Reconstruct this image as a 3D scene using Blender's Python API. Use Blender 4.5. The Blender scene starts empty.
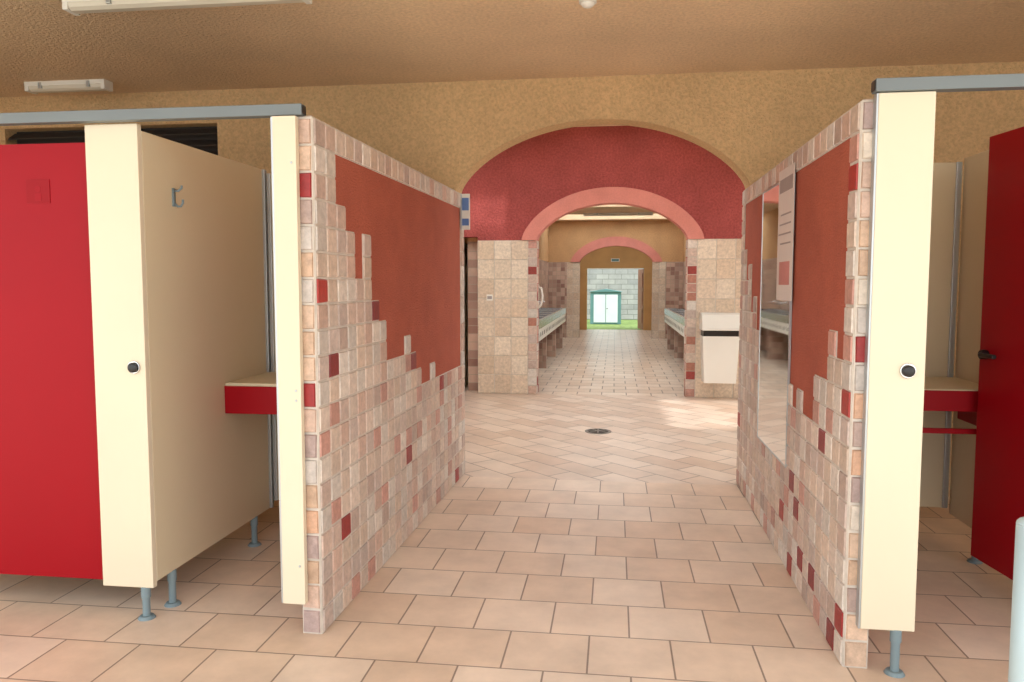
import bpy, bmesh, math, random
from mathutils import Vector, Matrix
random.seed(7)
V=Vector
scene=bpy.context.scene
try:
    scene.view_settings.view_transform='Standard'
    scene.view_settings.look='None'
except Exception as e: print(e)

# ---------------- materials ----------------
def s2l(r,g,b):
    f=lambda c:(c/255/12.92 if c/255<=0.04045 else ((c/255+0.055)/1.055)**2.4)
    return (f(r),f(g),f(b),1)
def newmat(name):
    m=bpy.data.materials.new(name); m.use_nodes=True
    nt=m.node_tree; p=nt.nodes['Principled BSDF']
    return m,nt,p
def mat(name,col,rough=.5,metal=0,vscale=3,vamt=.12,bscale=0,bstr=0,bdist=.01,spec=.5,fine=0):
    m,nt,p=newmat(name)
    tc=nt.nodes.new('ShaderNodeTexCoord')
    n=nt.nodes.new('ShaderNodeTexNoise'); n.inputs['Scale'].default_value=vscale; n.inputs['Detail'].default_value=5
    nt.links.new(tc.outputs['Object'],n.inputs['Vector'])
    r=nt.nodes.new('ShaderNodeMapRange'); r.inputs['From Min'].default_value=.3; r.inputs['From Max'].default_value=.7
    r.inputs['To Min'].default_value=1-vamt; r.inputs['To Max'].default_value=1+vamt*.6
    nt.links.new(n.outputs['Fac'],r.inputs['Value'])
    mx=nt.nodes.new('ShaderNodeVectorMath'); mx.operation='SCALE'
    mx.inputs[0].default_value=col[:3]
    nt.links.new(r.outputs['Result'],mx.inputs['Scale'])
    out=mx.outputs['Vector']
    p.inputs['Roughness'].default_value=rough; p.inputs['Metallic'].default_value=metal
    p.inputs['Specular IOR Level'].default_value=spec
    if bstr:
        n2=nt.nodes.new('ShaderNodeTexNoise'); n2.inputs['Scale'].default_value=bscale; n2.inputs['Detail'].default_value=4; n2.inputs['Roughness'].default_value=.6
        nt.links.new(tc.outputs['Object'],n2.inputs['Vector'])
        b=nt.nodes.new('ShaderNodeBump'); b.inputs['Strength'].default_value=bstr; b.inputs['Distance'].default_value=bdist
        nt.links.new(n2.outputs['Fac'],b.inputs['Height'])
        nt.links.new(b.outputs['Normal'],p.inputs['Normal'])
        if fine:
            r2=nt.nodes.new('ShaderNodeMapRange'); r2.inputs['From Min'].default_value=.35; r2.inputs['From Max'].default_value=.65
            r2.inputs['To Min'].default_value=1-fine; r2.inputs['To Max'].default_value=1+fine
            nt.links.new(n2.outputs['Fac'],r2.inputs['Value'])
            m2=nt.nodes.new('ShaderNodeVectorMath'); m2.operation='SCALE'
            nt.links.new(out,m2.inputs[0]); nt.links.new(r2.outputs['Result'],m2.inputs['Scale']); out=m2.outputs['Vector']
    nt.links.new(out,p.inputs['Base Color'])
    return m
def brickmat(name,c1,c2,mortar,w,h,ms,axes='XY',rot=0,offset=.5,rough=.45,loc=(0,0),bump=.4,vamt=.15,bias=0,spec=.5,vscale=2.0):
    m,nt,p=newmat(name)
    tc=nt.nodes.new('ShaderNodeTexCoord')
    sp=nt.nodes.new('ShaderNodeSeparateXYZ'); nt.links.new(tc.outputs['Object'],sp.inputs[0])
    cb=nt.nodes.new('ShaderNodeCombineXYZ')
    nt.links.new(sp.outputs[axes[0]],cb.inputs[0]); nt.links.new(sp.outputs[axes[1]],cb.inputs[1])
    mp=nt.nodes.new('ShaderNodeMapping'); mp.inputs['Rotation'].default_value=(0,0,rot); mp.inputs['Location'].default_value=(loc[0],loc[1],0)
    nt.links.new(cb.outputs[0],mp.inputs['Vector'])
    bk=nt.nodes.new('ShaderNodeTexBrick'); bk.offset=offset; bk.offset_frequency=2; bk.squash=1
    bk.inputs['Scale'].default_value=1; bk.inputs['Brick Width'].default_value=w; bk.inputs['Row Height'].default_value=h
    bk.inputs['Mortar Size'].default_value=ms; bk.inputs['Mortar Smooth'].default_value=.2; bk.inputs['Bias'].default_value=bias
    bk.inputs['Color1'].default_value=c1; bk.inputs['Color2'].default_value=c2; bk.inputs['Mortar'].default_value=mortar
    nt.links.new(mp.outputs[0],bk.inputs['Vector'])
    n=nt.nodes.new('ShaderNodeTexNoise'); n.inputs['Scale'].default_value=vscale; n.inputs['Detail'].default_value=8; n.inputs['Roughness'].default_value=.65
    nt.links.new(tc.outputs['Object'],n.inputs['Vector'])
    r=nt.nodes.new('ShaderNodeMapRange'); r.inputs['From Min'].default_value=.3; r.inputs['From Max'].default_value=.7
    r.inputs['To Min'].default_value=1-vamt; r.inputs['To Max'].default_value=1+vamt*.5
    nt.links.new(n.outputs['Fac'],r.inputs['Value'])
    sc=nt.nodes.new('ShaderNodeVectorMath'); sc.operation='SCALE'
    nt.links.new(bk.outputs['Color'],sc.inputs[0]); nt.links.new(r.outputs['Result'],sc.inputs['Scale'])
    nt.links.new(sc.outputs['Vector'],p.inputs['Base Color'])
    inv=nt.nodes.new('ShaderNodeMath'); inv.operation='SUBTRACT'; inv.inputs[0].default_value=1
    nt.links.new(bk.outputs['Fac'],inv.inputs[1])
    b=nt.nodes.new('ShaderNodeBump'); b.inputs['Strength'].default_value=bump; b.inputs['Distance'].default_value=.004
    nt.links.new(inv.outputs[0],b.inputs['Height']); nt.links.new(b.outputs['Normal'],p.inputs['Normal'])
    p.inputs['Roughness'].default_value=rough; p.inputs['Specular IOR Level'].default_value=spec
    return m
def tilemat(name):
    m,nt,p=newmat(name)
    at=nt.nodes.new('ShaderNodeVertexColor'); at.layer_name='Col'
    tc=nt.nodes.new('ShaderNodeTexCoord')
    n=nt.nodes.new('ShaderNodeTexNoise'); n.inputs['Scale'].default_value=30; n.inputs['Detail'].default_value=8; n.inputs['Roughness'].default_value=.7
    nt.links.new(tc.outputs['Object'],n.inputs['Vector'])
    r=nt.nodes.new('ShaderNodeMapRange'); r.inputs['From Min'].default_value=.3; r.inputs['From Max'].default_value=.7
    r.inputs['To Min'].default_value=.72; r.inputs['To Max'].default_value=1.16
    nt.links.new(n.outputs['Fac'],r.inputs['Value'])
    sc=nt.nodes.new('ShaderNodeVectorMath'); sc.operation='SCALE'
    nt.links.new(at.outputs['Color'],sc.inputs[0]); nt.links.new(r.outputs['Result'],sc.inputs['Scale'])
    nt.links.new(sc.outputs['Vector'],p.inputs['Base Color'])
    b=nt.nodes.new('ShaderNodeBump'); b.inputs['Strength'].default_value=.4; b.inputs['Distance'].default_value=.004
    nt.links.new(n.outputs['Fac'],b.inputs['Height']); nt.links.new(b.outputs['Normal'],p.inputs['Normal'])
    p.inputs['Roughness'].default_value=.42
    return m

M={}
M['ochre']=mat('ochre_stucco',s2l(218,184,138),.9,0,1.5,.10,55,1.0,.022,spec=.15,fine=.12)
M['ochre_ceil']=mat('ochre_ceiling_stucco',s2l(232,204,168),.9,0,1.2,.10,50,1.0,.02,spec=.15,fine=.10)
M['terra']=mat('terracotta_plaster',s2l(184,100,80),.8,0,5,.10,110,.9,.014,spec=.2,fine=.10)
M['redwall']=mat('crimson_stucco',s2l(176,88,84),.85,0,2.5,.14,40,1.0,.03,spec=.15,fine=.18)
M['pink']=mat('pink_arch_paint',s2l(216,140,128),.8,0,4,.08,60,.5,.01,spec=.2,fine=.05)
M['brown']=mat('brown_stucco',s2l(206,164,120),.9,0,2,.12,40,.6,.02,spec=.15,fine=.1)
M['cream']=mat('cream_laminate',s2l(221,209,184),.42,0,1.2,.04,spec=.35)
M['cream2']=mat('cream_laminate_inner',s2l(216,203,172),.45,0,1.2,.05,spec=.35)
M['red']=mat('red_laminate',s2l(152,6,22),.4,0,1.0,.06,spec=.18)
M['reddark']=mat('red_laminate_emblem',s2l(144,6,20),.45,0,1.0,.04,spec=.18)
M['grout']=mat('tile_grout',s2l(206,196,184),.9,0,20,.12,80,.3,.004)
M['greyrail']=mat('grey_painted_rail',s2l(112,120,122),.4,.2,3,.06)
M['alu']=mat('brushed_aluminium',s2l(185,190,192),.35,.7,4,.05)
M['steel']=mat('stainless_steel',s2l(188,192,192),.25,.85,3,.05)
M['foot']=mat('grey_blue_plastic',s2l(120,138,144),.45,0,4,.05)
M['black']=mat('black_plastic',s2l(28,27,28),.35,0,4,.05)
M['chrome']=mat('chrome',s2l(210,210,212),.12,1,3,.02)
M['white']=mat('white_plastic',s2l(230,228,220),.35,0,3,.03)
M['diffuser']=mat('acrylic_diffuser',s2l(210,204,188),.3,0,3,.04)
M['dark']=mat('painted_recess_shade',s2l(52,44,38),.8,0,3,.1)  # dark colour stands in for shade inside openings, holes and slots
M['drain']=mat('worn_drain_metal',s2l(120,112,102),.5,.5,8,.2)
M['poleblue']=mat('pale_blue_paint',s2l(178,200,206),.4,0,3,.05)
M['poster']=mat('poster_paper',s2l(222,212,206),.5,0,4,.05)
M['posterred']=mat('poster_print_pink',s2l(200,130,124),.5,0,6,.15)
M['postergrey']=mat('poster_print_text',s2l(160,150,148),.5,0,6,.15)
M['blue']=mat('blue_sign',s2l(90,125,185),.4,0,4,.05)
M['teal']=mat('teal_painted_steel',s2l(96,140,142),.5,0,4,.08)
M['shedwhite']=mat('pale_painted_steel',s2l(216,230,236),.5,0,4,.05)
M['grass']=mat('grass',s2l(128,152,84),.95,0,6,.4,60,.8,.03)
M['concrete']=mat('pale_concrete',s2l(222,214,200),.9,0,2,.1,30,.3,.01)
M['wood']=mat('brown_wood_door',s2l(140,88,56),.6,0,6,.2)
M['tile']=tilemat('glazed_stone_tiles')
m,nt,p=newmat('mirror_glass'); p.inputs['Metallic'].default_value=1
n=nt.nodes.new('ShaderNodeTexNoise'); n.inputs['Scale'].default_value=3
r=nt.nodes.new('ShaderNodeMapRange'); r.inputs['To Min'].default_value=.02; r.inputs['To Max'].default_value=.06
nt.links.new(n.outputs['Fac'],r.inputs['Value']); nt.links.new(r.outputs[0],p.inputs['Roughness'])
p.inputs['Base Color'].default_value=(.88,.88,.86,1); M['mirror']=m
m,nt,p=newmat('frosted_skylight')
t=nt.nodes.new('ShaderNodeBsdfTranslucent'); t.inputs['Color'].default_value=(.97,.98,.98,1)
nt.links.new(t.outputs[0],nt.nodes['Material Output'].inputs['Surface']); M['frost']=m

M['floor']=brickmat('floor_tiles',s2l(232,214,196),s2l(218,192,168),s2l(146,126,110),.325,.315,.004,loc=(.09,.06),rough=.4,vamt=.18,vscale=3)
M['floord']=brickmat('floor_tiles_diagonal',s2l(220,200,182),s2l(200,172,150),s2l(148,130,114),.46,.23,.006,rot=math.radians(45),rough=.3,vamt=.16,vscale=3)
M['floor3']=brickmat('floor_tiles_washroom',s2l(220,202,184),s2l(206,182,160),s2l(126,110,96),.32,.31,.008,rough=.28,vamt=.15)
M['mosaicX']=brickmat('washroom_mosaic',s2l(204,174,156),s2l(120,66,58),s2l(180,164,146),.11,.11,.005,axes='YZ',offset=0,rough=.4,vamt=.2,bias=-.3)
M['mosaicY']=brickmat('washroom_mosaic_end',s2l(204,174,156),s2l(120,66,58),s2l(180,164,146),.11,.11,.005,axes='XZ',offset=0,rough=.4,vamt=.2,bias=-.3)
M['block']=brickmat('grey_block_wall',s2l(164,165,162),s2l(144,146,145),s2l(124,124,122),.5,.2,.012,axes='XZ',rough=.9,vamt=.25)

# ---------------- mesh builder ----------------
class B:
    def __init__(s): s.v=[];s.f=[];s.m=[];s.c=[];s.ml=[]
    def mi(s,k):
        if k not in s.ml: s.ml.append(k)
        return s.ml.index(k)
    def face(s,pts,k,col=(1,1,1)):
        i=len(s.v); s.v+= [tuple(p) for p in pts]; s.f.append(tuple(range(i,i+len(pts)))); s.m.append(s.mi(k)); s.c.append(col)
    def ob(s,o,a,b,c,k):
        o=V(o);a=V(a);b=V(b);c=V(c); i=len(s.v)
        P=[o,o+a,o+a+b,o+b,o+c,o+a+c,o+a+b+c,o+b+c]; s.v+=[tuple(p) for p in P]
        for f in ((0,3,2,1),(4,5,6,7),(0,1,5,4),(1,2,6,5),(2,3,7,6),(3,0,4,7)):
            s.f.append(tuple(i+j for j in f)); s.m.append(s.mi(k)); s.c.append((1,1,1))
    def box(s,x0,x1,y0,y1,z0,z1,k): s.ob((x0,y0,z0),(x1-x0,0,0),(0,y1-y0,0),(0,0,z1-z0),k)
    def cyl(s,p0,p1,r0,k,r1=None,n=20):
        r1=r0 if r1 is None else r1
        p0=V(p0);p1=V(p1); d=(p1-p0).normalized()
        u=d.orthogonal().normalized(); w=d.cross(u); i=len(s.v)
        for p,r in ((p0,r0),(p1,r1)):
            for j in range(n):
                t=2*math.pi*j/n; s.v.append(tuple(p+u*r*math.cos(t)+w*r*math.sin(t)))
        s.f.append(tuple(i+j for j in range(n))[::-1]); s.f.append(tuple(i+n+j for j in range(n)))
        for j in range(n): s.f.append((i+j,i+(j+1)%n,i+n+(j+1)%n,i+n+j))
        s.m+=[s.mi(k)]*(n+2); s.c+=[(1,1,1)]*(n+2)
    def tube(s,pts,r,k,n=12):
        pts=[V(p) for p in pts]; rings=[]; ref=None
        for q,p in enumerate(pts):
            d=(pts[min(q+1,len(pts)-1)]-pts[max(q-1,0)]).normalized()
            if ref is None: ref=d.orthogonal().normalized()
            u=(ref-d*ref.dot(d)).normalized(); ref=u; w=d.cross(u)
            i=len(s.v); rings.append(i)
            for j in range(n):
                t=2*math.pi*j/n; s.v.append(tuple(p+u*r*math.cos(t)+w*r*math.sin(t)))
        for a,b in zip(rings,rings[1:]):
            for j in range(n):
                s.f.append((a+j,a+(j+1)%n,b+(j+1)%n,b+j)); s.m.append(s.mi(k)); s.c.append((1,1,1))
        for a in (rings[0],rings[-1]):
            s.f.append(tuple(a+j for j in range(n))); s.m.append(s.mi(k)); s.c.append((1,1,1))
    def dome(s,c,d,r,h,k,n=20,m=6):
        c=V(c); d=V(d).normalized(); u=d.orthogonal().normalized(); w=d.cross(u); rings=[]
        for q in range(m):
            t=q/m*math.pi/2; rr=r*math.cos(t); i=len(s.v); rings.append(i)
            for j in range(n):
                a=2*math.pi*j/n; s.v.append(tuple(c+d*h*math.sin(t)+u*rr*math.cos(a)+w*rr*math.sin(a)))
        for a,b in zip(rings,rings[1:]):
            for j in range(n):
                s.f.append((a+j,a+(j+1)%n,b+(j+1)%n,b+j)); s.m.append(s.mi(k)); s.c.append((1,1,1))
        s.f.append(tuple(rings[-1]+j for j in range(n))); s.m.append(s.mi(k)); s.c.append((1,1,1))
        s.f.append(tuple(rings[0]+j for j in range(n))); s.m.append(s.mi(k)); s.c.append((1,1,1))
    def tile(s,o,a,b,nrm,col,g=.004,t=.007,iv=.004):
        o=V(o);a=V(a);b=V(b);nrm=V(nrm).normalized(); ua=a.normalized(); ub=b.normalized()
        j=lambda:random.uniform(-.0016,.0016)
        P=[o+ua*(g+j())+ub*(g+j()), o+a-ua*(g+j())+ub*(g+j()), o+a+b-ua*(g+j())-ub*(g+j()), o+b+ua*(g+j())-ub*(g+j())]
        c=sum(P,V())/4
        Q=[p+(c-p).normalized()*iv*1.4+nrm*t for p in P]
        i=len(s.v); s.v+=[tuple(p) for p in P+Q]
        for f in ((4,5,6,7),(0,1,5,4),(1,2,6,5),(2,3,7,6),(3,0,4,7)):
            s.f.append(tuple(i+q for q in f)); s.m.append(s.mi('tile')); s.c.append(col)
    def build(s,name,bevel=0,smooth=False,recalc=True):
        me=bpy.data.meshes.new(name); me.from_pydata(s.v,[],s.f)
        for k in s.ml: me.materials.append(M[k])
        me.polygons.foreach_set('material_index',s.m)
        ca=me.color_attributes.new('Col','FLOAT_COLOR','CORNER')
        for pl in me.polygons:
            for li in pl.loop_indices: ca.data[li].color=(*s.c[pl.index][:3],1)
        me.update()
        if recalc:
            bm=bmesh.new(); bm.from_mesh(me); bmesh.ops.recalc_face_normals(bm,faces=bm.faces); bm.to_mesh(me); bm.free()
        o=bpy.data.objects.new(name,me); scene.collection.objects.link(o)
        if bevel:
            md=o.modifiers.new('bevel','BEVEL'); md.width=bevel; md.segments=2; md.limit_method='ANGLE'
        if smooth:
            for pl in me.polygons: pl.use_smooth=len(pl.vertices)==4
        return o

def archz(x,cx,h,zs,rise,w=.5):
    e=min(1,abs(x-cx)/h); R=(h*h+rise*rise)/(2*rise)
    ell=math.sqrt(max(0,1-e*e)); ci=(math.sqrt(max(0,R*R-(e*h)**2))-(R-rise))/rise
    return zs+rise*((1-w)*ell+w*ci)
def arch(b,y0,y1,cx,h,zs,rise,ztop,kf,ki,w=.5,kb=None,N=48):
    kb=kb or kf
    xs=[cx-h*math.cos(math.pi*i/N) for i in range(N+1)]
    for x0,x1 in zip(xs,xs[1:]):
        a=archz(x0,cx,h,zs,rise,w); c=archz(x1,cx,h,zs,rise,w)
        b.face([(x0,y0,a),(x1,y0,c),(x1,y0,ztop),(x0,y0,ztop)],kf)
        b.face([(x0,y1,a),(x1,y1,c),(x1,y1,ztop),(x0,y1,ztop)],kb)
        b.face([(x0,y0,a),(x1,y0,c),(x1,y1,c),(x0,y1,a)],ki)
def ring(b,yf,yb,cx,h,zs,rise,wd,k,w=.5,N=48):
    ps=[]
    for i in range(N+1):
        t=math.pi*i/N
        xi=cx-h*math.cos(t); xo=cx-(h+wd)*math.cos(t)
        ps.append((xi,archz(xi,cx,h,zs,rise,w),xo,archz(xo,cx,h+wd,zs,rise+wd,w)))
    for p,q in zip(ps,ps[1:]):
        b.face([(p[0],yf,p[1]),(q[0],yf,q[1]),(q[2],yf,q[3]),(p[2],yf,p[3])],k)
        b.face([(p[2],yf,p[3]),(q[2],yf,q[3]),(q[2],yb,q[3]),(p[2],yb,p[3])],k)
        b.face([(p[0],yf,p[1]),(q[0],yf,q[1]),(q[0],yb,q[1]),(p[0],yb,p[1])],k)
    for p in (ps[0],ps[-1]):
        b.face([(p[0],yf,p[1]),(p[2],yf,p[3]),(p[2],yb,p[3]),(p[0],yb,p[1])],k)

c3=lambda *a: s2l(*a)[:3]
BASE=[c3(212,194,180),c3(206,186,170),c3(202,178,164),c3(220,208,196),c3(196,178,168),c3(212,190,172),c3(190,168,156),c3(210,200,190),c3(204,174,158)]
PINK=[c3(198,148,134),c3(190,142,128)]
REDS=[c3(152,38,38),c3(134,34,38),c3(166,54,48)]
ENDC=[c3(210,180,156),c3(200,168,142),c3(218,204,188),c3(180,156,146),c3(202,172,154),c3(168,146,140),c3(204,162,134),c3(194,184,176)]
def vary(c,a=.1):
    f=1+random.uniform(-a,a); return tuple(x*f for x in c)
def pick(pr=.05):
    r=random.random()
    if r<pr: return vary(random.choice(REDS))
    if r<pr+.07: return vary(random.choice(PINK))
    return vary(random.choice(BASE),.12)

# ---------------- shell ----------------
XL,XR=-5.6,4.6
b=B()
b.face([(-9,.4,0),(8,.4,0),(8,5.6,0),(-9,5.6,0)],'floor')
b.face([(-9,5.6,0),(8,5.6,0),(8,10.0,0),(-9,10.0,0)],'floord')
b.face([(-9,10.0,0),(8,10.0,0),(8,24.2,0),(-9,24.2,0)],'floor3')
b.build('floor',recalc=False)
b=B(); b.face([(-40,-30,-.02),(40,-30,-.02),(40,.4,-.02),(-40,.4,-.02)],'concrete')
b.face([(-40,.4,-.02),(-9,.4,-.02),(-9,24.2,-.02),(-40,24.2,-.02)],'concrete')
b.face([(8,.4,-.02),(40,.4,-.02),(40,24.2,-.02),(8,24.2,-.02)],'concrete')
b.build('bounce_ground',recalc=False)  # unseen pale ground added to bounce sunlight under the front ceiling
b=B(); b.face([(-20,24.2,-.01),(20,24.2,-.01),(20,45,-.01),(-20,45,-.01)],'grass'); b.build('lawn',recalc=False)

b=B(); b.box(XL,XR,.8,5.5,2.88,3.0,'ochre_ceil'); b.build('ceiling')
b=B(); b.box(XL-.2,XL,2.4,10.2,0,3.6,'ochre'); b.build('wall_left')
b=B(); b.box(XR,XR+.2,2.4,5.7,0,3.6,'ochre'); b.box(XR,XR+.2,9.6,10.2,0,3.6,'ochre'); b.box(XR,XR+.2,5.7,9.6,2.8,3.6,'ochre'); b.build('wall_right')

LX,RX=-1.14,.91
b=B(); y0,y1=5.5,5.7; zt=3.6
b.box(XL,-4.7,y0,y1,0,zt,'ochre'); b.box(-4.7,-2.95,y0,y1,0,2.2,'ochre'); b.box(-4.7,-2.95,y0,y1,2.64,zt,'ochre')
b.box(-2.95,LX,y0,y1,0,zt,'ochre'); b.box(RX,XR,y0,y1,0,zt,'ochre')
arch(b,y0,y1,(LX+RX)/2,(RX-LX)/2,2.1,.49,zt,'ochre','ochre',w=.5,kb='redwall')
b.build('wall_front_arch')
b=B()
b.box(-4.7,-2.95,5.62,5.66,2.2,2.64,'dark')  # dark sheet and invented slats stand in for shade inside the opening
for i in range(5): b.ob((-4.7,5.53,2.22+.085*i),(1.75,0,0),(0,.07,.05),(0,0,.012),'dark')
b.build('opening_shade_panel')

def slab_with_holes(b,x0,x1,y0,y1,z0,z1,holes,k):
    xs=sorted({x0,x1,*[h[0] for h in holes],*[h[1] for h in holes]}); ys=sorted({y0,y1,*[h[2] for h in holes],*[h[3] for h in holes]})
    for xa,xb in zip(xs,xs[1:]):
        for ya,yb in zip(ys,ys[1:]):
            cx,cy=(xa+xb)/2,(ya+yb)/2
            if any(h[0]<cx<h[1] and h[2]<cy<h[3] for h in holes): continue
            b.box(xa,xb,ya,yb,z0,z1,k)
FR=[(-4.6,-2.2,6.2,9.2),(-1.9,.8,6.1,8.7),(3.0,4.2,6.2,9.2),(-.62,-.2,9.5,9.8),(.12,.5,9.5,9.8)]  # two small slits show; large unseen skylights sized to light the hall
b=B(); slab_with_holes(b,XL,XR,5.7,9.95,3.42,3.6,[(-1.75,-1.25,9.2,9.5),(1.0,2.8,5.95,7.9)]+FR,'ochre_ceil'); b.build('ceiling_hall')
b=B()
for h in FR: b.box(h[0],h[1],h[2],h[3],3.57,3.575,'frost')
b.build('skylight_and_fill_panel')

CX2,H2=-.05,.95
b=B(); y0,y1=9.95,10.15
b.box(XL,-2.7,y0,y1,0,zt,'redwall'); b.box(-2.7,-1.78,y0,y1,2.05,zt,'redwall')
b.box(-1.78,CX2-H2,y0,y1,0,zt,'redwall'); b.box(CX2+H2,XR,y0,y1,0,zt,'redwall')
arch(b,y0,y1,CX2,H2,2.0,.46,zt,'redwall','pink',kb='brown')
b.build('wall_middle_arch')
b=B(); ring(b,9.92,9.96,CX2,H2,2.0,.46,.2,'pink'); b.build('arch_trim_pink')
def tiles_wall(b,x0,x1,y,z0,z1,w,h,cols,ny=-1,pr=0):
    nx=max(1,round((x1-x0)/w)); nz=max(1,round((z1-z0)/h)); w=(x1-x0)/nx; h=(z1-z0)/nz
    b.box(x0,x1,min(y,y+ny*.004),max(y,y+ny*.004),z0,z1,'grout')
    for i in range(nx):
        for j in range(nz):
            c=vary(random.choice(cols),.05) if random.random()>pr else vary(random.choice(REDS))
            b.tile((x0+i*w,y+ny*.003,z0+j*h),(w,0,0),(0,0,h),(0,ny,0),c)
BIG=[c3(222,204,182),c3(218,198,176),c3(226,210,190),c3(214,192,168)]
MIX=BASE+PINK+[c3(150,60,54),c3(176,120,102)]
b=B()
tiles_wall(b,-1.78,-1.12,9.95,0,2.0,.22,.25,BIG); tiles_wall(b,-1.12,-1.0,9.95,0,2.0,.12,.11,MIX)
tiles_wall(b,1.02,2.9,9.95,0,2.0,.25,.25,BIG); tiles_wall(b,.9,1.02,9.95,0,2.0,.12,.11,MIX)
for sx,x in ((1,-1.0),(-1,.9)):
    for j in range(18):
        for i in range(2):
            b.tile((x,9.95+i*.1,j*.111),(0,.1,0),(0,0,.111),(sx,0,0),vary(random.choice(MIX)))
b.build('pillar_tiling',recalc=False)

b=B(); b.box(-2.9,-2.8,10.15,12.2,0,2.6,'brown'); b.box(-2.9,-1.9,12.2,12.3,0,2.6,'brown'); b.box(-2.9,-1.9,10.15,12.3,2.6,2.7,'brown')
b.build('wall_storeroom')
b=B(); b.box(-2.12,-2.08,10.2,11.0,.0,2.0,'cream2'); b.cyl((-2.08,10.3,1.0),(-2.03,10.3,1.0),.02,'black'); b.build('door_storeroom',.004)

# washroom
b=B()
b.box(-1.95,-1.75,10.15,20.5,0,2.0,'mosaicX'); b.box(-1.95,-1.75,10.15,20.5,2.0,3.5,'brown'); b.build('wall_washroom_left')
b=B()
b.box(1.75,1.95,10.15,20.5,0,2.0,'mosaicX'); b.box(1.75,1.95,10.15,20.5,2.0,3.5,'brown'); b.build('wall_washroom_right')
FR3=[(-1.7,1.7,10.4,12.6),(-1.7,1.7,12.8,15.0),(-.62,.62,15.9,16.8),(-1.6,1.6,18.6,20.1)]  # large unseen skylights added to brighten the washroom; the small one shows
b=B(); slab_with_holes(b,-1.95,1.95,10.15,20.5,3.08,3.3,FR3,'ochre_ceil'); b.build('ceiling_washroom')
b=B()
for h in FR3: b.box(h[0],h[1],h[2],h[3],3.27,3.275,'frost')
b.build('skylight_and_fill_panel')
b=B(); y0,y1=20.5,20.7; C3=.02
for (xa,xb) in ((-3,C3-H2),(C3+H2,3)):
    b.box(xa,xb,y0,y1,0,2.0,'mosaicY'); b.box(xa,xb,y0,y1,2.0,3.5,'brown')
arch(b,y0,y1,C3,H2,2.0,.42,3.5,'brown','pink')
b.build('wall_far_arch')
b=B(); ring(b,20.46,20.51,C3,H2,2.0,.42,.24,'pink'); b.build('arch_trim_pink')
b=B(); tiles_wall(b,C3-H2-.34,C3-H2,20.5,0,2.0,.17,.2,BIG); tiles_wall(b,C3+H2,C3+H2+.34,20.5,0,2.0,.17,.2,BIG); b.build('pillar_tiling',recalc=False)
M['ochre2']=mat('yellow_ochre_stucco',s2l(200,158,104),.9,0,2,.12,40,.4,.015)
b=B(); b.box(-2.2,-2.0,20.7,24.2,0,3.3,'ochre2'); b.build('wall_lobby_left')
b=B(); b.box(2.0,2.2,20.7,24.2,0,3.3,'ochre2'); b.build('wall_lobby_right')
b=B(); slab_with_holes(b,-2.2,2.2,20.7,24.0,3.05,3.2,[(-1.2,1.2,21.2,23.0)],'ochre2'); b.build('ceiling_lobby')
b=B(); b.box(-1.2,1.2,21.2,23.0,3.17,3.175,'frost'); b.build('skylight_and_fill_panel')  # unseen skylight added to brighten the lobby
b=B(); b.box(-2.2,-.86,24.0,24.2,0,3.3,'ochre2'); b.box(.88,2.2,24.0,24.2,0,3.3,'ochre2'); b.box(-.86,.88,24.0,24.2,1.9,3.3,'ochre2'); b.build('wall_exit')
b=B(); b.ob((.87,24.2,.0),(-.14,.85,0),(.04,.006,0),(0,0,1.88),'wood')
for z in (.2,.75,1.3): b.ob((.85,24.28,z),(-.11,.68,0),(-.015,-.002,0),(0,0,.45),'wood')
b.build('door_exit',.004)
b=B(); b.box(-.13,.13,23.97,24.0,2.1,2.2,'white'); b.box(-.11,.11,23.965,23.972,2.115,2.185,'teal'); b.build('exit_sign')

# exterior
b=B(); b.box(-14,14,31,31.25,0,2.6,'block'); b.box(-14,14,30.95,31.3,2.6,2.68,'concrete'); b.build('boundary_block_wall')
b=B(); x0,x1=-.86,.22; yy=27.4; h=1.14
b.box(x0,x1,yy,yy+.9,0,h,'teal')
b.box(x0+.12,(x0+x1)/2-.01,yy-.025,yy,.06,h-.1,'shedwhite'); b.box((x0+x1)/2+.01,x1-.12,yy-.025,yy,.06,h-.1,'shedwhite')
for i in range(8):
    xx=x0+.17+i*.1; b.box(xx,xx+.012,yy-.03,yy-.02,.1,h-.14,'shedwhite')
b.cyl(((x0+x1)/2+.05,yy-.05,.55),((x0+x1)/2+.05,yy-.02,.55),.02,'black')
xm=(x0+x1)/2; ov=.06
b.face([(x0-ov,yy-ov,h),(x1+ov,yy-ov,h),(xm,yy-ov,h+.1)],'teal'); b.face([(x0-ov,yy+1,h),(x1+ov,yy+1,h),(xm,yy+1,h+.1)],'teal')
b.face([(x0-ov,yy-ov,h),(xm,yy-ov,h+.1),(xm,yy+1,h+.1),(x0-ov,yy+1,h)],'teal'); b.face([(x1+ov,yy-ov,h),(xm,yy-ov,h+.1),(xm,yy+1,h+.1),(x1+ov,yy+1,h)],'teal')
b.face([(x0-ov,yy-ov,h),(x1+ov,yy-ov,h),(x1+ov,yy+1,h),(x0-ov,yy+1,h)],'teal')
b.build('garden_shed')

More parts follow.
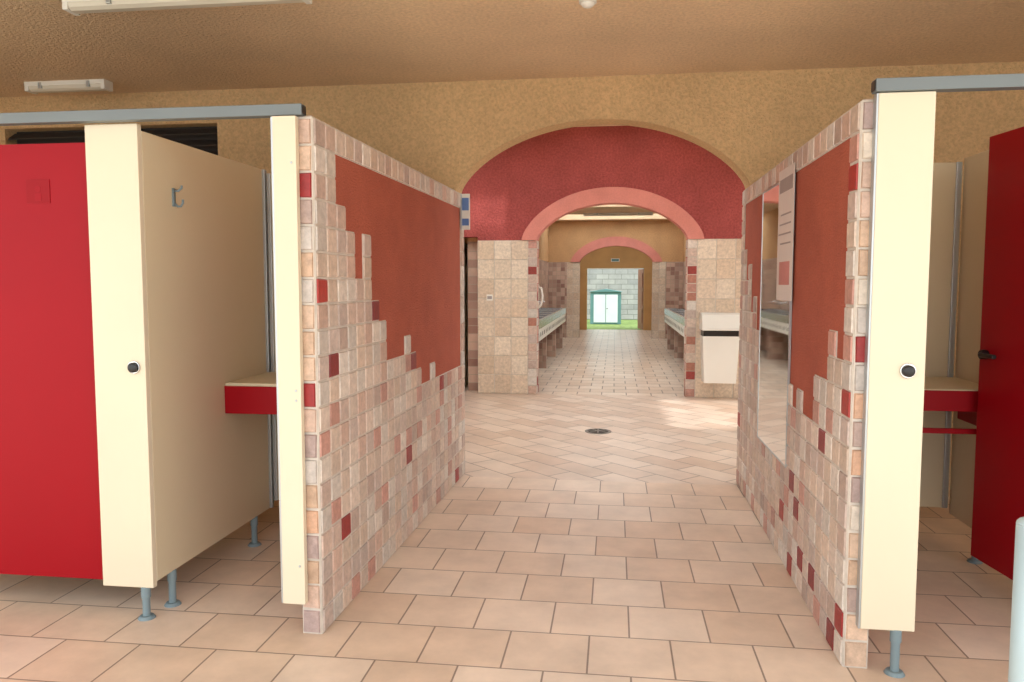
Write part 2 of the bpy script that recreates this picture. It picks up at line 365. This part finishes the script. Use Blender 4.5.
# ---------------- partition walls flanking passage ----------------
def flank(name,p0,p1,nrm_sign,thick,steps,ztop=2.1,endw=.1):
    p0=V((p0[0],p0[1],0)); p1=V((p1[0],p1[1],0)); d=(p1-p0); L=d.length; d.normalize()
    nrm=V((0,0,1)).cross(d)*nrm_sign
    b=B(); back=-nrm*thick
    b.ob(p0,d*L,back,(0,0,ztop),'terra')
    n=25; cw=L/n; nr=20; rh=ztop/nr
    for k in range(n):
        top=steps[k] if k<len(steps) else steps[-1]
        r=min(nr,round(top/rh))
        o=p0+d*(k*cw)
        b.ob(o,d*cw,nrm*.004,(0,0,r*rh),'grout')
        for j in range(r):
            c=pick(.04)
            b.tile(o+V((0,0,j*rh))+nrm*.003,d*cw,(0,0,rh),nrm,c)
        if r<nr:
            b.ob(o+V((0,0,ztop-rh)),d*cw,nrm*.004,(0,0,rh),'grout')
            b.tile(o+V((0,0,ztop-rh))+nrm*.003,d*cw,(0,0,rh),nrm,vary(random.choice(BASE),.1))
    b.ob(p0,back,-d*.004,(0,0,ztop),'grout')
    for j in range(nr):
        c=vary(random.choice(ENDC),.12)
        if (nrm_sign<0 and j in (9,17)) or (nrm_sign>0 and j in (11,)): c=vary(REDS[0],.1)
        b.tile(p0-d*.003+V((0,0,j*rh)),back.normalized()*endw,(0,0,rh),-d,c,t=.009)
    b.ob(p0+V((0,0,ztop)),d*L,back,(0,0,.004),'grout')
    for k in range(n):
        b.tile(p0+d*(k*cw)+V((0,0,ztop+.003)),d*cw,back,(0,0,1),vary(random.choice(BASE),.1))
    return b.build(name,recalc=False)
stL=[2.1,2.1,1.79,1.68,1.47,1.68,1.37,1.26,1.05,1.05,1.05,1.16,1.05,.95,.84,.84,.95,.84,.84,.84,.84,.84,.84,.84,2.1]
stR=[2.1,1.16,1.26,1.05,1.05,.84,.84,.95,.84,.95,.95,.95,.95,.95,.95,.95,.95,1.05,1.16,1.37,1.26,1.58,1.47,1.68,2.1]
flank('wall_passage_left',(-1.19,2.96),(-1.13,5.7),-1,.08,stL,endw=.08)
flank('wall_passage_right',(.872,2.96),(.9,5.7),1,.085,stR,endw=.085)

xw=.885-.008
b=B(); b.box(xw-.006,xw,4.02,4.8,.52,1.98,'mirror')
b.box(xw-.008,xw+.003,4.01,4.02,.51,1.99,'alu'); b.box(xw-.008,xw+.003,4.8,4.81,.51,1.99,'alu'); b.box(xw-.008,xw+.003,4.02,4.8,.51,.52,'alu'); b.box(xw-.008,xw+.003,4.02,4.8,1.98,1.99,'alu')
b.build('wall_mirror')
b=B(); xp=xw-.009
b.box(xp-.002,xp,3.97,4.33,1.36,2.04,'poster'); b.box(xp-.003,xp-.002,4.0,4.3,1.92,1.99,'postergrey')
for i in range(4): b.box(xp-.003,xp-.002,4.02,4.26+.012*(i%3)*2,1.80-.05*i,1.808-.05*i,'postergrey')
b.box(xp-.003,xp-.002,4.03,4.27,1.44,1.56,'posterred')
b.build('notice_poster')
b=B(); b.box(-1.121,-1.06,5.6,5.615,1.84,2.1,'white'); b.box(-1.115,-1.066,5.594,5.601,1.98,2.07,'blue'); b.box(-1.115,-1.066,5.594,5.601,1.87,1.92,'blue'); b.box(-1.125,-1.118,5.58,5.635,1.84,2.1,'alu'); b.build('room_sign')
b=B(); b.box(-1.66,-1.58,9.932,9.94,1.22,1.3,'white'); b.box(-1.65,-1.59,9.928,9.933,1.24,1.28,'postergrey'); b.build('door_label')

# ---------------- cubicles ----------------
def leg(b,x,y,top):
    b.cyl((x,y,.012),(x,y,top),.016,'foot'); b.cyl((x,y,0),(x,y,.014),.038,'foot',.028); b.cyl((x,y,top-.05),(x,y,top),.02,'foot')
def knob(b,x,y,z,d=-1):
    b.cyl((x,y,z),(x,y+d*.008,z),.028,'chrome'); b.cyl((x,y+d*.008,z),(x,y+d*.014,z),.021,'black'); b.dome((x,y+d*.014,z),(0,d,0),.022,.01,'black')
b=B(); b.box(-2.19,-1.955,2.99,3.02,.14,2.105,'cream'); leg(b,-2.0,3.005,.142); knob(b,-2.005,2.99,1.095); b.build('cubicle_pilaster',.003)
b=B(); b.box(-1.98,-1.955,3.021,4.14,.16,2.08,'cream2'); leg(b,-1.9675,3.15,.162); leg(b,-1.9675,3.95,.162)
b.box(-1.99,-1.94,4.12,4.15,.16,2.08,'alu')
b.build('cubicle_partition',.002)
b=B(); x=-1.955; y=3.24; z=1.83
b.box(x,x+.005,y-.011,y+.011,z-.04,z+.04,'foot')
b.tube([(x+.004,y,z+.03),(x+.025,y,z+.028),(x+.04,y,z+.04),(x+.042,y,z+.052)],.005,'foot')
b.tube([(x+.004,y,z-.025),(x+.02,y,z-.04),(x+.035,y,z-.04),(x+.045,y,z-.025),(x+.045,y,z-.01)],.005,'foot')
b.build('coat_hook',smooth=True)
b=B(); b.box(-1.335,-1.24,2.915,2.945,.14,2.1,'cream')
for z in (.3,.98,1.02,1.92): b.cyl((-1.26,2.915,z),(-1.26,2.912,z),.005,'alu')
b.box(-1.345,-1.335,2.92,2.96,.14,2.1,'alu')
b.build('cubicle_jamb',.003)
b=B(); b.box(-1.95,-1.28,4.15,4.18,.2,2.06,'cream2'); leg(b,-1.5,4.165,.202); b.box(-1.935,-1.915,4.135,4.15,.2,2.06,'alu'); b.build('cubicle_back_panel',.002)
b=B(); b.box(-1.954,-1.28,3.65,4.13,.925,.945,'cream2'); b.box(-1.954,-1.28,3.64,3.66,.79,.93,'red'); b.box(-1.954,-1.93,3.66,4.13,.80,.925,'red'); b.build('cubicle_shelf',.002)
b=B(); b.box(-2.98,-2.195,3.03,3.058,.15,2.04,'red'); b.box(-2.5,-2.39,3.0275,3.03,1.79,1.89,'reddark'); b.cyl((-2.445,3.0275,1.85),(-2.445,3.0268,1.85),.014,'red'); b.box(-2.46,-2.43,3.0268,3.0275,1.80,1.832,'red')
for z in (.35,1.1,1.85): b.cyl((-2.99,3.03,z-.05),(-2.99,3.03,z+.05),.012,'alu')
b.build('cubicle_door',.003)
b=B(); b.box(-3.24,-3.0,2.99,3.02,.14,2.105,'cream'); leg(b,-3.1,3.005,.142); b.build('cubicle_pilaster',.003)
b=B(); b.box(-3.0,-2.975,3.07,4.14,.16,2.08,'cream2'); leg(b,-2.9875,3.95,.162); b.build('cubicle_partition',.002)
b=B(); b.box(-2.97,-1.99,4.15,4.18,.2,2.06,'cream2'); leg(b,-2.6,4.165,.202); b.build('cubicle_back_panel',.002)
b=B(); b.box(-4.05,-3.25,3.03,3.058,.15,2.04,'red'); knob(b,-3.35,3.03,1.08); b.build('cubicle_door',.003)
b=B(); b.box(XL,-1.225,2.94,2.985,2.108,2.152,'greyrail'); b.box(-1.225,-1.221,2.945,2.98,2.113,2.147,'black'); b.build('head_rail',.012)
b=B(); b.box(.9,XR,2.9,2.95,2.12,2.165,'greyrail'); b.box(.896,.9,2.905,2.945,2.125,2.16,'black'); b.build('head_rail',.012)

b=B(); b.box(.915,1.105,2.915,2.945,.17,2.118,'cream'); leg(b,1.045,2.93,.172); knob(b,1.045,2.915,1.135); b.box(.907,.915,2.915,2.95,.17,2.118,'alu'); b.build('cubicle_pilaster',.003)
b=B(); b.box(1.86,1.885,3.02,4.5,.17,2.12,'cream2'); leg(b,1.8725,4.2,.172); leg(b,1.8725,3.2,.172); b.build('cubicle_partition',.002)
b=B(); b.box(.99,1.855,4.5,4.53,.2,2.1,'cream2'); leg(b,1.5,4.515,.202); b.box(1.82,1.845,4.485,4.5,.2,2.1,'alu'); b.build('cubicle_back_panel',.002)
b=B(); b.box(.99,1.857,3.95,4.48,.915,.935,'cream2'); b.box(.99,1.857,3.94,3.96,.83,.93,'reddark'); b.box(.99,1.857,3.94,3.96,.72,.745,'reddark')
b.box(.99,1.01,3.94,3.96,.72,.93,'reddark'); b.box(1.84,1.857,3.94,4.4,.72,.915,'reddark'); b.build('cubicle_shelf',.002)
b=B(); p=V((1.80,3.06,.15)); q=V((1.70,3.86,.15)); d=(q-p); n=V((0,0,1)).cross(d.normalized())
b.ob(p,d,n*-.028,(0,0,1.97),'red')
kp=p+d*.93+V((0,0,.97)); nn=n
b.cyl(kp,kp+nn*.03,.022,'black'); b.tube([kp+nn*.03,kp+nn*.045-d*.03,kp+nn*.045-d*.16],.011,'black')
b.build('cubicle_door',.003)
b=B(); b.box(1.82,2.1,2.99,3.018,.17,2.118,'cream'); leg(b,2.0,3.005,.172); b.build('cubicle_pilaster',.003)
b=B(); b.box(2.11,2.9,3.03,3.058,.15,2.04,'red'); knob(b,2.2,3.03,1.08); b.build('cubicle_door',.003)

b=B(); X=1.13; b.cyl((X,2.2,0),(X,2.2,.8),.045,'poleblue',n=32); b.dome((X,2.2,.8),(0,0,1),.045,.02,'poleblue',n=32); b.cyl((X,2.2,0),(X,2.2,.012),.08,'poleblue',n=32); b.build('bollard_post',smooth=True)

def lamp(x,y,z,L,name='fluorescent_lamp'):
    b=B(); b.box(x-L/2,x+L/2,y-.05,y+.05,z-.03,z,'white')
    poly=[(-.045,0),(-.04,-.025),(-.02,-.038),(.02,-.038),(.04,-.025),(.045,0)]
    i0=[(x-L/2+.03,y+a,z-.028+c) for a,c in poly]; i1=[(x+L/2-.03,y+a,z-.028+c) for a,c in poly]
    for k in range(5): b.face([i0[k],i0[k+1],i1[k+1],i1[k]],'diffuser')
    b.face(i0,'white'); b.face(i1,'white')
    b.box(x-L/2,x-L/2+.03,y-.048,y+.048,z-.066,z-.028,'white'); b.box(x+L/2-.03,x+L/2,y-.048,y+.048,z-.066,z-.028,'white')
    for t in (-.3,.3): b.box(x+t*L-.012,x+t*L+.012,y-.056,y+.056,z-.05,z-.01,'alu')
    b.build(name,.003)
lamp(-2.12,3.68,2.88,1.27); lamp(-3.88,5.15,2.88,.62); lamp(0.05,18.3,3.08,1.6)
b=B(); b.cyl((-.15,4.02,2.86),(-.15,4.02,2.88),.045,'white'); b.dome((-.15,4.02,2.86),(0,0,-1),.036,.025,'white'); b.build('ceiling_sensor',smooth=True)

# round floor drain cover with slots
b=B(); x,y=-.15,7.5
b.cyl((x,y,0),(x,y,.004),.13,'drain',n=36); b.cyl((x,y,.004),(x,y,.006),.10,'dark',n=36); b.cyl((x,y,.006),(x,y,.009),.03,'drain')
for i in range(8):
    a=i*math.pi/4; dx,dy=math.cos(a),math.sin(a)
    b.ob((x+dx*.02-dy*.008,y+dy*.02+dx*.008,.006),(dx*.085,dy*.085,0),(dy*.016,-dx*.016,0),(0,0,.003),'drain')
b.build('floor_drain')

b=B(); x0,x1,y0,y1=1.07,1.51,9.62,9.935
pts=lambda z,i:[(x0+i,y0+i,z),(x1-i,y0+i,z),(x1-i,y1,z),(x0+i,y1,z)]
A=pts(.22,.03);C=pts(.8,0)
for k in range(4): b.face([A[k],A[(k+1)%4],C[(k+1)%4],C[k]],'white')
b.face(A,'white'); b.face(C,'black')
b.box(x0+.01,x1-.01,y0+.01,y1,.79,.87,'black')  # black band stands in for shade in the gap under the lid
b.box(x0-.01,x1+.01,y0-.015,y1,.87,.9,'white')
i0=[(y0-.015,.9),(y0+.02,1.06),(y0+.1,1.08),(y1,1.08),(y1,.9)]
for k in range(4):
    a,c=i0[k],i0[k+1]; b.face([(x0-.01,*a),(x1+.01,*a),(x1+.01,*c),(x0-.01,*c)],'white')
b.face([(x0-.01,*a) for a in i0],'white'); b.face([(x1+.01,*a) for a in i0],'white')
b.box(x0+.08,x1-.08,y1-.01,y1+.008,.3,.75,'alu')
b.build('waste_bin',.006)

def trough(sx,name='wash_basin_counter'):
    b=B(); y0,y1=10.9,17.2
    def bx(xa,xb,*r):
        xa,xb=sx*xa,sx*xb; b.box(min(xa,xb),max(xa,xb),*r)
    bx(1.08,1.13,y0,y1,.78,.9,'steel'); bx(1.62,1.749,y0,y1,.78,.9,'steel'); bx(1.13,1.62,y0,y1,.74,.78,'steel')
    n=7; st=(y1-y0)/n
    for i in range(n+1):
        yy=y0+i*st; bx(1.13,1.62,max(y0,yy-.06),min(y1,yy+.06),.78,.895,'steel')
    bx(1.085,1.11,y0,y1,.6,.78,'white')
    for i in range(n*3):
        yy=y0+(i+.5)*st/3; b.cyl((sx*1.084,yy,.69),(sx*1.081,yy,.69),.035,'dark')  # flat dark discs paint the shade of holes in the fascia
    for i in range(n):
        yy=y0+(i+.5)*st
        b.cyl((sx*1.68,yy,.9),(sx*1.68,yy,.95),.022,'chrome')
        b.tube([(sx*1.68,yy,.94),(sx*1.68,yy,1.03),(sx*1.64,yy,1.07),(sx*1.56,yy,1.07),(sx*1.52,yy,1.03)],.012,'chrome')
        b.cyl((sx*1.38,yy,.781),(sx*1.38,yy,.783),.03,'chrome')
    for yy in (y0+.02,y0+st*2.33,y0+st*4.66,y1-.12):
        bx(1.15,1.749,yy,yy+.1,0,.745,'mosaicY')
    b.build(name,.004)
    b=B()
    def bx(xa,xb,*r):
        xa,xb=sx*xa,sx*xb; b.box(min(xa,xb),max(xa,xb),*r)
    for i in range(4):
        ya=11.0+i*1.55; bx(1.738,1.75,ya,ya+1.3,1.15,1.85,'mirror')
        bx(1.735,1.75,ya-.02,ya,1.13,1.87,'alu'); bx(1.735,1.75,ya+1.3,ya+1.32,1.13,1.87,'alu')
    b.build('washroom_mirror')
trough(-1); trough(1)
# wall hair/hand dryer just inside the middle arch
b=B(); x,y=-1.75,13.0
x=-1.0; y=10.19
b.box(x-.16,x-.02,10.15,10.27,1.2,1.42,'white'); b.cyl((x-.07,10.21,1.2),(x-.07,10.21,1.13),.03,'white')
b.tube([(x-.03,10.21,1.4),(x+.03,10.21,1.38),(x+.05,10.21,1.28),(x+.03,10.21,1.16),(x-.03,10.21,1.1)],.014,'white'); b.build('hand_dryer',.01)

# ---------------- light ----------------
w=bpy.data.worlds.new('World'); scene.world=w; w.use_nodes=True
bg=w.node_tree.nodes['Background']; bg.inputs['Color'].default_value=(.94,.98,1,1); bg.inputs['Strength'].default_value=2.45
sl=bpy.data.lights.new('sun','SUN'); sl.energy=2.8; sl.angle=.06; sl.color=(1,.97,.93)
so=bpy.data.objects.new('sun',sl); scene.collection.objects.link(so); so.rotation_euler=(math.radians(28),0,math.radians(14)); so.location=(0,-5,12)

cd=bpy.data.cameras.new('camera'); cam=bpy.data.objects.new('camera',cd); scene.collection.objects.link(cam)
cd.sensor_width=36; cd.lens=27.07; cd.clip_end=200; cd.clip_start=.05
cam.location=(0,0,1.45); cam.rotation_euler=(math.radians(90-4.31),0,math.radians(7.6))
scene.camera=cam
